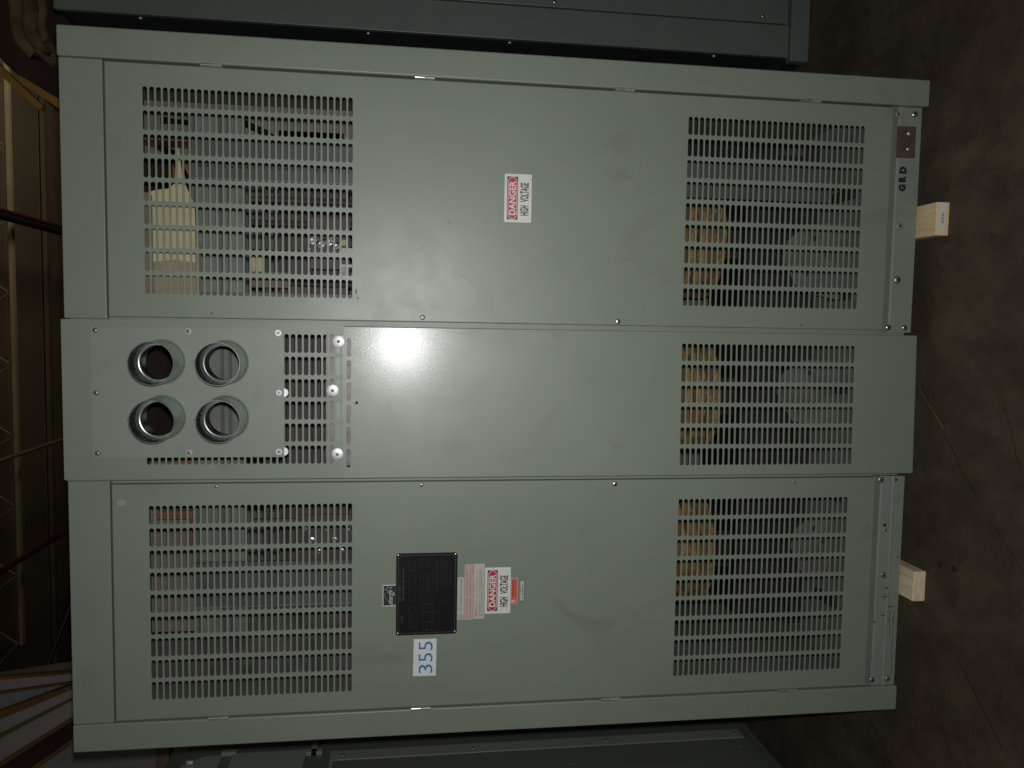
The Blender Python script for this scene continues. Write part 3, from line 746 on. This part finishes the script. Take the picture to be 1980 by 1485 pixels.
b.words(-.716, -.700, 1.1515, 1.1540, -.0010, 'ink_charcoal'); b.words(-.732, -.690, 1.1455, 1.1485, -.0010, 'ink_charcoal'); b.build('notice_sticker', doorL)
b = MB(); flat_sticker(b, -.4630, -.4490, 2.1540, 2.1740, 'scuff_light', r=.002, y=-.0003, depth=.0003); b.build('tape_residue', doorL)
# white lot-number label
b = MB(); b.poly([(-.9335, 1.4385), (-.8325, 1.4370), (-.8330, 1.3762), (-.9345, 1.3778)], -.0004, 'white_paper', .0004)
for k, ch in enumerate('355'):
    xa = -.9262 + k * .0312; b.text(ch, xa, xa + .0235, 1.3868, 1.4235, -.0008, 'ink_blue', bold=-.004)
b.build('number_label', doorL)

# ------------------------------------------------------------------ timbers under the cabinet
def block(x0, x1, y0, label, wood, notch):
    o = thing('wood_block', label, 'wood block', ((x0 + x1) / 2, (y0 + 1.0) / 2, 0), 'timbers under the cabinet')
    b = MB(); b.box(x0, x1, y0, 1.05, 0.0, .038, wood)
    ob = b.build('timber', o, bevel=.0022, seg=2); ob.matrix_parent_inverse = Matrix.Translation(-o.location)
    return o
b1 = block(.266, .356, -.0610, 'short pale timber end poking out at the cabinet foot, with a white tag', 'pine', True)
b2 = block(-.758, -.672, -.0465, 'short pale timber end without a tag, poking out under the left door', 'pine_grey', False)
b = MB(); b.poly([(.280, .0125), (.3545, .0110), (.3545, .0300), (.280, .0310)], -.0618, 'white_paper', .0006)
b.poly([(.281, .030), (.3545, .030), (.3545, .031), (.281, .031)], -.0619, 'white_paper')
for k in range(13):
    x = .300 + k * .0022
    if k % 4 != 3: b.rect(x, x + .0012, .0165, .0235, -.0622, 'ink_blue' if k % 3 == 0 else 'ink_charcoal')
b.text('CHEP', .300, .326, .0245, .0275, -.0622, 'ink_grey') if False else None
ob = b.build('price_tag', b1); ob.matrix_parent_inverse = Matrix.Translation(-b1.location)

# ------------------------------------------------------------------ neighbouring cabinets
n1 = thing('switchgear_cabinet', 'dark blue-grey steel cabinet standing behind the main cabinet on its right', 'electrical cabinet', (1.7, .78, 0))
def pn(mb, name, root, **k):
    o = mb.build(name, root, **k); o.matrix_parent_inverse = Matrix.Translation(-root.location); return o
b = MB(); b.box(1.018, 2.40, .802, 1.80, .072, 2.595, 'paint_dark_shaded'); pn(b, 'cabinet_body', n1)
b = MB(); b.box(1.003, 1.1165, .780, .8015, .072, 2.600, 'paint_dark'); b.box(1.1165, 2.40, .790, .8015, .072, .090, 'paint_dark'); pn(b, 'corner_frame', n1, bevel=.002)
b = MB(); b.box(1.1215, 1.78, .779, .800, .0795, 2.56, 'paint_dark'); pn(b, 'door', n1, bevel=.002)
b = MB(); b.box(1.784, 2.38, .779, .800, .0795, 2.56, 'paint_dark'); pn(b, 'door', n1, bevel=.002)
b = MB(); b.box(.986, 2.42, .765, .80, .0, .070, 'paint_dark'); b.box(.990, 1.02, .8005, 1.8, .0, .07, 'paint_dark_shaded'); pn(b, 'base_channel', n1, bevel=.003)
for x, z in ((1.1400, .949), (1.1437, .1754)): pn(screw_mb((x, .779, z), .0065, mat='zinc', h=.6), 'screw', n1, smooth=True)
b = MB()
for z in (1.095, .326, 1.596, 2.355): 
    b2_ = screw_mb((1.0175, .86, z), .007, mat='zinc_bright', h=.6, axis='X', sgn=-1, cross=False); pn(b2_, 'screw', n1, smooth=True)

n2 = thing('relay_cabinet', 'dark grey steel cabinet side with screwed flange standing left of the main cabinet', 'electrical cabinet', (-2.3, .8, 0))
XS = -1.687
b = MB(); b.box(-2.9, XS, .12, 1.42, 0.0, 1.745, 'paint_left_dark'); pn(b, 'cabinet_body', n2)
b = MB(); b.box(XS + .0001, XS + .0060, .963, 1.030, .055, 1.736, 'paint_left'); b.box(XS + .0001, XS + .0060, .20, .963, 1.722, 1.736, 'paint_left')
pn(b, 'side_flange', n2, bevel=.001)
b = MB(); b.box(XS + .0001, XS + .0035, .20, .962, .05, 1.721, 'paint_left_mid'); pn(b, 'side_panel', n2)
for z in (1.685, 1.180, .631, .084): pn(screw_mb((XS + .006, .994, z), .0068, mat='zinc', h=.6, axis='X', sgn=1, cross=False), 'screw', n2, smooth=True)
for yy, z in ((.845, .812), (.90, .10)): pn(screw_mb((XS + .0035, yy, z), .0055, mat='zinc_dull', h=.6, axis='X', sgn=1, cross=False), 'screw', n2, smooth=True)

n3 = thing('meter_box', 'grey steel box with latched side panels sitting on top of the relay cabinet at left', 'equipment box', (-2.3, .8, 1.745))
b = MB(); b.box(-2.9, XS - .004, .12, 1.36, 1.7455, 2.30, 'paint_left_dark')
vs = [(-2.9, .12, 2.30), (XS - .004, .12, 2.30), (XS - .004, 1.36, 2.30), (-2.9, 1.36, 2.30), (-2.9, .12, 2.375), (XS - .05, .12, 2.375), (XS - .05, 1.30, 2.375), (-2.9, 1.30, 2.375)]
b.add(vs, [(0, 1, 5, 4), (1, 2, 6, 5), (2, 3, 7, 6), (3, 0, 4, 7), (4, 5, 6, 7)], 'paint_left_dark'); pn(b, 'box_body', n3)
b = MB(); b.box(XS - .003, XS + .006, .30, 1.055, 1.832, 2.112, 'paint_left_panel'); pn(b, 'side_panel', n3, bevel=.002)
b = MB(); b.add([(XS + .005, .30, 2.150), (XS + .005, 1.045, 2.150), (XS + .005, 1.045, 2.215), (XS + .005, .985, 2.285), (XS + .005, .30, 2.285), (XS - .003, .30, 2.150), (XS - .003, 1.045, 2.150), (XS - .003, 1.045, 2.215), (XS - .003, .985, 2.285), (XS - .003, .30, 2.285)],
    [(0, 1, 2, 3, 4), (1, 0, 5, 6), (2, 1, 6, 7), (3, 2, 7, 8), (4, 3, 8, 9), (0, 4, 9, 5)], 'paint_left'); pn(b, 'side_panel', n3)
b = MB(); b.box(XS + .006, XS + .020, .985, 1.000, 2.245, 2.270, 'zinc_bright'); b.box(XS + .006, XS + .014, .965, 1.012, 2.252, 2.260, 'zinc'); pn(b, 'latch', n3, bevel=.002)
b = MB(); b.box(XS - .003, XS + .012, 1.02, 1.15, 1.790, 1.812, 'paint_left'); b.box(XS - .003, XS + .012, 1.02, 1.045, 1.770, 1.832, 'paint_left'); pn(b, 'bracket', n3, bevel=.001)
b = MB(); b.box(XS - .003, XS + .010, 1.06, 1.20, 2.118, 2.140, 'paint_left_dark'); b.box(XS - .003, XS + .012, 1.05, 1.075, 2.10, 2.155, 'paint_left'); pn(b, 'bracket', n3, bevel=.001)

# ------------------------------------------------------------------ racks and stacked goods high up behind
rk = thing('pallet_rack', 'storage rack of pale sloping panels with orange-brown edge beams, high at upper left', 'storage rack', (-2.4, 2.45, 2.9))
Y = 2.4
def pz2(pts, y, mat, d, name, root): 
    b = MB(); b.poly(pts, y, mat, d); return pn(b, name, root)
pz2([(-1.915, 3.7247), (-1.893, 3.1), (-1.903, 3.1), (-1.932, 3.7247)], Y, 'orange_paint', .04, 'beam', rk)
pz2([(-1.932, 3.7247), (-1.905, 3.1), (-1.944, 3.1), (-2.010, 3.7247)], Y + .03, 'rack_panel', .04, 'panel', rk)
pz2([(-2.010, 3.7247), (-1.944, 3.1), (-1.947, 3.1), (-2.022, 3.7247)], Y, 'orange_paint', .05, 'beam', rk)
pz2([(-2.022, 3.7247), (-1.947, 3.1), (-1.925, 3.1), (-2.150, 3.7319)], Y + .04, 'rack_grey', .3, 'panel', rk)
pz2([(-2.150, 3.7319), (-1.925, 3.1), (-1.945, 3.1), (-2.200, 3.7334)], Y - .01, 'orange_paint', .06, 'beam', rk)
pz2([(-2.200, 3.7334), (-1.945, 3.1), (-1.985, 3.1), (-2.300, 3.7356)], Y + .02, 'rack_panel', .3, 'panel', rk)
pz2([(-2.300, 3.7356), (-1.985, 3.1), (-1.992, 3.1), (-2.325, 3.7356)], Y - .01, 'orange_paint', .06, 'beam', rk)
pz2([(-2.325, 3.7356), (-1.992, 3.1), (-2.045, 3.05), (-2.475, 3.7391)], Y + .02, 'rack_panel', .3, 'panel', rk)
pz2([(-2.475, 3.7391), (-2.045, 3.05), (-2.055, 3.05), (-2.500, 3.7416)], Y - .02, 'orange_paint', .08, 'beam', rk)
pz2([(-2.500, 3.7416), (-2.055, 3.05), (-2.110, 3.0), (-2.640, 3.7449)], Y + .02, 'dark_red_brown', .3, 'panel', rk)
pz2([(-2.640, 3.7449), (-2.110, 3.0), (-2.115, 2.97), (-2.670, 3.7449)], Y - .01, 'orange_paint', .05, 'beam', rk)
pz2([(-2.670, 3.7449), (-2.115, 2.97), (-2.115, 2.56), (-3.2, 2.56), (-3.2, 3.7565)], Y + .05, 'rack_grey', .3, 'panel', rk)

wc = thing('wooden_crate', 'brown timber crate just seen past the upper left corner of the main cabinet', 'crate', (-2.5, 1.9, 2.3))
b = MB(); b.box(-3.2, -1.86, 1.95, 2.35, 1.9, 2.66, 'brown_board'); pn(b, 'crate_side', wc)
for z in (2.635, 2.52, 2.47):
    pass
b = MB(); b.box(-2.9, -1.80, 1.92, 1.9495, 2.485, 2.525, 'orange_paint'); pn(b, 'slat', wc)
b = MB(); b.box(-2.9, -1.80, 1.925, 1.9495, 2.59, 2.61, 'yellow_wood'); pn(b, 'slat', wc)
b = MB(); b.box(-2.05, -2.0, 1.90, 1.924, 2.0, 2.60, 'orange_paint'); pn(b, 'slat', wc)

st = thing('shelf_unit', 'dark red-brown shelf with a slanting orange beam, high at the upper right behind the cabinet', 'storage rack', (1.4, 2.05, 3.0))
pz2([(1.395, 3.48), (1.18, 3.31), (.955, 3.065), (.95, 2.6), (2.3, 2.6), (2.3, 3.7), (1.5, 3.7)], 2.05, 'dark_red_brown', .4, 'shelf_side', st)
pz2([(1.425, 3.52), (1.165, 3.318), (1.000, 3.145), (.985, 3.130), (.965, 3.145), (1.125, 3.325), (1.36, 3.51)], 2.0, 'amber_beam', .045, 'beam', st)
pz2([(1.115, 3.225), (1.085, 3.225), (.95, 3.020), (.93, 2.95), (.98, 2.95), (1.005, 3.035)], 1.99, 'amber_beam', .04, 'beam', st)
pz2([(1.26, 3.42), (1.175, 3.33), (1.19, 3.32), (1.28, 3.40)], 1.985, 'orange_paint', .02, 'bracket', st)

# draped plastic film over the shelf edge: a folded strip
b = MB()
path = [(1.62, 3.30), (1.50, 3.245), (1.40, 3.225), (1.32, 3.20), (1.25, 3.165), (1.20, 3.12), (1.185, 3.06), (1.18, 2.98)]
for k in range(2):
    pts = [(x + .0 * k, 1.93 + .03 * math.sin(i * 1.3) + .02 * k, z - .10 * k - .02 * math.sin(i)) for i, (x, z) in enumerate(path)]
    rr = [.030, .034, .030, .026, .030, .030, .034, .03]
    b.tube(pts if k == 0 else pts[:5], rr if k == 0 else [v * .7 for v in rr[:5]], 'film', 9)
sh = []
for i, (x, z) in enumerate(path):
    for j in range(5): sh.append((x + .008 * math.sin(j * 2 + i), 1.955 + .018 * math.sin(j * 2.2 + i), z - .026 * j))
b.add(sh, [(i * 5 + j, i * 5 + j + 1, (i + 1) * 5 + j + 1, (i + 1) * 5 + j) for i in range(len(path) - 1) for j in range(4)], 'film')
fo = b.build('packing_wrap', smooth=True, label='crumpled brownish packing wrap draped from the dark shelf, upper right', category='packing wrap')

# ------------------------------------------------------------------ building: floor, ceiling, walls, joists, pipes
b = MB(); n = 40
b.add([(-14, -8, 0), (14, -8, 0), (14, 24, 0), (-14, 24, 0)], [(0, 1, 2, 3)], 'concrete')
def crack(pts, w):
    up, dn = [], []
    fine = []
    for (a, b2) in zip(pts[:-1], pts[1:]):
        for k in range(6): fine.append((a[0] + (b2[0] - a[0]) * k / 6 + random.uniform(-.003, .003), a[1] + (b2[1] - a[1]) * k / 6 + random.uniform(-.003, .003)))
    fine.append(pts[-1])
    for i, p in enumerate(fine):
        a = fine[max(i - 1, 0)]; q = fine[min(i + 1, len(fine) - 1)]
        dx, dy = q[0] - a[0], q[1] - a[1]; l = math.hypot(dx, dy); ww = w * random.uniform(.4, 1.2) * (1 if 0 < i < len(fine) - 1 else .1)
        up.append((p[0] - dy / l * ww, p[1] + dx / l * ww, .0012)); dn.append((p[0] + dy / l * ww, p[1] - dx / l * ww, .0012))
    n_ = len(up); b.add(up + dn, [(i, i + 1, i + 1 + n_, i + n_)[::-1] for i in range(n_ - 1)], 'crack_dark')
simple('crack_dark', (.016, .013, .011), .9)
crack([(-.142, .023), (-.211, -.028), (-.294, -.110), (-.380, -.184), (-.452, -.261), (-.536, -.364), (-.66, -.50)], .0019)
crack([(-.145, -.289), (-.230, -.330), (-.291, -.352), (-.40, -.42)], .0014)
crack([(-1.213, .191), (-1.259, .117), (-1.309, .060), (-1.38, -.02)], .0030)
crack([(-.861, -.188), (-.917, -.252), (-.961, -.303), (-1.02, -.37)], .0020)
for cx, cy, rr in ((-.636, -.101, .0075), (-.630, -.159, .0100)):
    b.add([(cx + rr * math.cos(k * PI / 8) * random.uniform(.85, 1.1), cy + rr * 1.1 * math.sin(k * PI / 8), .0013) for k in range(16)], [list(range(16))], 'crack_dark')
b.build('floor', kind='structure')
b = MB()
ys = []; yy = 4.0
prof = []
while yy < 24:
    prof += [(yy, 7.40), (yy + 1.18, 7.40), (yy + 1.185, 7.425), (yy + 1.195, 7.425), (yy + 1.20, 7.40)]; yy += 1.20
vs = [(-14, y_, z_) for y_, z_ in prof] + [(14, y_, z_) for y_, z_ in prof]; k = len(prof)
b.add(vs, [(i, i + 1, i + 1 + k, i + k) for i in range(k - 1)], 'deck')
b.build('ceiling', kind='structure')
b = MB(); b.box(-14, 14, 23.8, 24, 0, 7.5, 'deck'); b.build('back_wall', kind='structure')
for x in (-14, 14):
    b = MB(); b.box(x - .1, x + .1, -8, 23.79, 0, 7.5, 'deck'); b.build('side_wall', kind='structure')

def joist(y, z, x0, x1, label, end=False, period=1.0, dark=False):
    o = thing('roof_joist', label, 'roof joist', ((x0 + x1) / 2, y, z), 'steel joists under the roof')
    m1 = 'joist_dim' if dark else 'joist_paint'
    b = MB(); b.box(x0, x1, y - (.02 if dark else .045), y + (.02 if dark else .045), z - .05, z, m1); pn(b, 'bottom_chord', o, bevel=.004)
    b = MB(); b.box(x0 - 1.5, x1, y - .05, y + .05, 7.28, 7.35, m1); pn(b, 'top_chord', o)
    b = MB(); x = x0; H_ = 7.30
    pts = []
    while x < x1:
        for t_ in range(9):
            u = t_ / 8; pts.append((x + period * u, y, z + .02 + (H_ - z) * (1 - abs(2 * u - 1) ** 1.6)))
        x += period
    b.tube(pts, .013, 'joist_web', 6)
    b.tube([(x0 + .05, y, z), (x0 - .5, y, 7.30)], .013, 'joist_web', 6)
    if not dark: pn(b, 'web', o, smooth=True)
joist(10.0, 6.82, -4.66, 4.5, 'pale steel roof joist with looped web, nearest along the ceiling edge')
joist(12.4, 6.85, -5.6, 6.0, 'faint dark roof joist further back under the ceiling deck', dark=True)
joist(14.8, 6.85, -7.5, 8.0, 'farthest and dimmest roof joist seen past the cabinet top', dark=True)
for (x, z, r, mt, nm, lb, cat) in ((1.385, 6.60, .030, 'red_pipe', 'sprinkler_pipe', 'dark red sprinkler pipe running beside the thick black duct pipe', 'pipe'),
                              (1.305, 6.58, .050, 'black_pipe', 'conduit_pipe', 'thick black pipe crossing the ceiling near the roof joist', 'pipe'),
                              (-1.855, 6.60, .028, 'tan_pipe', 'brace_bar', 'thin tan bar crossing the ceiling above the middle of the cabinet', 'brace'),
                              (-3.30, 6.60, .038, 'red_pipe', 'sprinkler_pipe', 'dark red sprinkler pipe at the left of the ceiling, with a small drop', 'pipe')):
    b = MB(); b.tube([(x, 5.5, z), (x, 23.7, z)], r, mt, 12)
    if x < -3: b.tube([(x, 10.8, z), (x + .02, 10.8, z - .18)], .014, mt, 8)
    o = b.build(nm, smooth=True, label=lb, category=cat)
    if nm == 'sprinkler_pipe': o['group'] = 'sprinkler pipes under the roof'
b = MB(); b.tube([(-6.5, 9.4, 6.9), (-3.6, 11.8, 6.4), (-1.0, 13.6, 6.9)], .035, 'black_pipe', 8)
b.build('cross_brace', label='dark slanting brace in the ceiling corner above the storage rack', category='brace')

# straws on the floor in front of the cabinet
def straw(pts, r, label):
    b = MB(); b.tube(pts, r, 'straw', 5); b.build('straw', smooth=True, label=label, category='straw', group='loose straws on the floor')
straw([(-.128, .045, .004), (-.165, -.01, .020), (-.215, -.055, .012), (-.262, -.090, .004)], [.0008, .0010, .0014, .0020], 'longest orange-brown straw lying by the foot of the centre panel')
straw([(-.06, .02, .005), (-.085, -.005, .022), (-.10, -.03, .006)], [.0005] * 3, 'short thin straw tuck close under the centre panel edge')
straw([(-.095, .03, .004), (-.075, -.01, .018), (-.055, -.032, .005)], [.0005] * 3, 'short crossing straw beside the base of the right door')

# ------------------------------------------------------------------ camera, light
f_, tilt, yaw, roll = 1560.0, -.138928, -.072349, .007029
fw = Vector((-.07158938, .98777415, -.13848172)); rt = Vector((.99728896, .07325484, .0069608)); upv = Vector((-.01702016, .13760797, .99034053))
cd = bpy.data.cameras.new('camera'); cam = bpy.data.objects.new('camera', cd); COL.objects.link(cam)
cd.sensor_fit = 'HORIZONTAL'; cd.sensor_width = 36; cd.lens = f_ / 1980 * 36; cd.clip_end = 100; cd.clip_start = .02
mx = Matrix.Identity(4)
for i, a in enumerate((-upv, rt, -fw)):
    for j in range(3): mx[j][i] = a[j]
mx.translation = Vector((0, -2.1, 1.48)); cam.matrix_world = mx
SC.camera = cam

lf = bpy.data.lights.new('camera_flash', 'AREA'); lo = bpy.data.objects.new('camera_flash', lf); COL.objects.link(lo)
lf.shape = 'RECTANGLE'; lf.size = .030; lf.size_y = .018; lf.energy = 21.5; lf.spread = math.radians(150); lf.color = (1.0, 1.0, .985)
FL = Vector((.045, -2.10, 1.475)); lo.location = FL
lo.rotation_euler = fw.to_track_quat('-Z', 'Y').to_euler()
# added unseen warm fill light beyond the cabinet, aimed up at the ceiling
l2 = bpy.data.lights.new('ceiling_fill', 'AREA'); o2 = bpy.data.objects.new('ceiling_fill', l2); COL.objects.link(o2)
l2.shape = 'DISK'; l2.size = 3.0; l2.energy = 115; l2.color = (1.0, .86, .64); o2.location = (5.0, 6.5, 3.4)
o2.rotation_euler = (Vector((.0, .5, 1)).to_track_quat('-Z', 'Y')).to_euler()

w = bpy.data.worlds.new('World'); SC.world = w; w.use_nodes = True
bg = w.node_tree.nodes['Background']; bg.inputs[0].default_value = (1.0, .86, .62, 1); bg.inputs[1].default_value = .040

SC.view_settings.view_transform = 'Standard'; SC.view_settings.look = 'None'; SC.view_settings.exposure = 0; SC.view_settings.gamma = 1
SC.view_settings.use_curve_mapping = False
SC.render.engine = 'CYCLES'; SC.cycles.use_denoising = True
SC.cycles.max_bounces = 6; SC.cycles.sample_clamp_indirect = .35; SC.cycles.caustics_reflective = False; SC.cycles.caustics_refractive = False
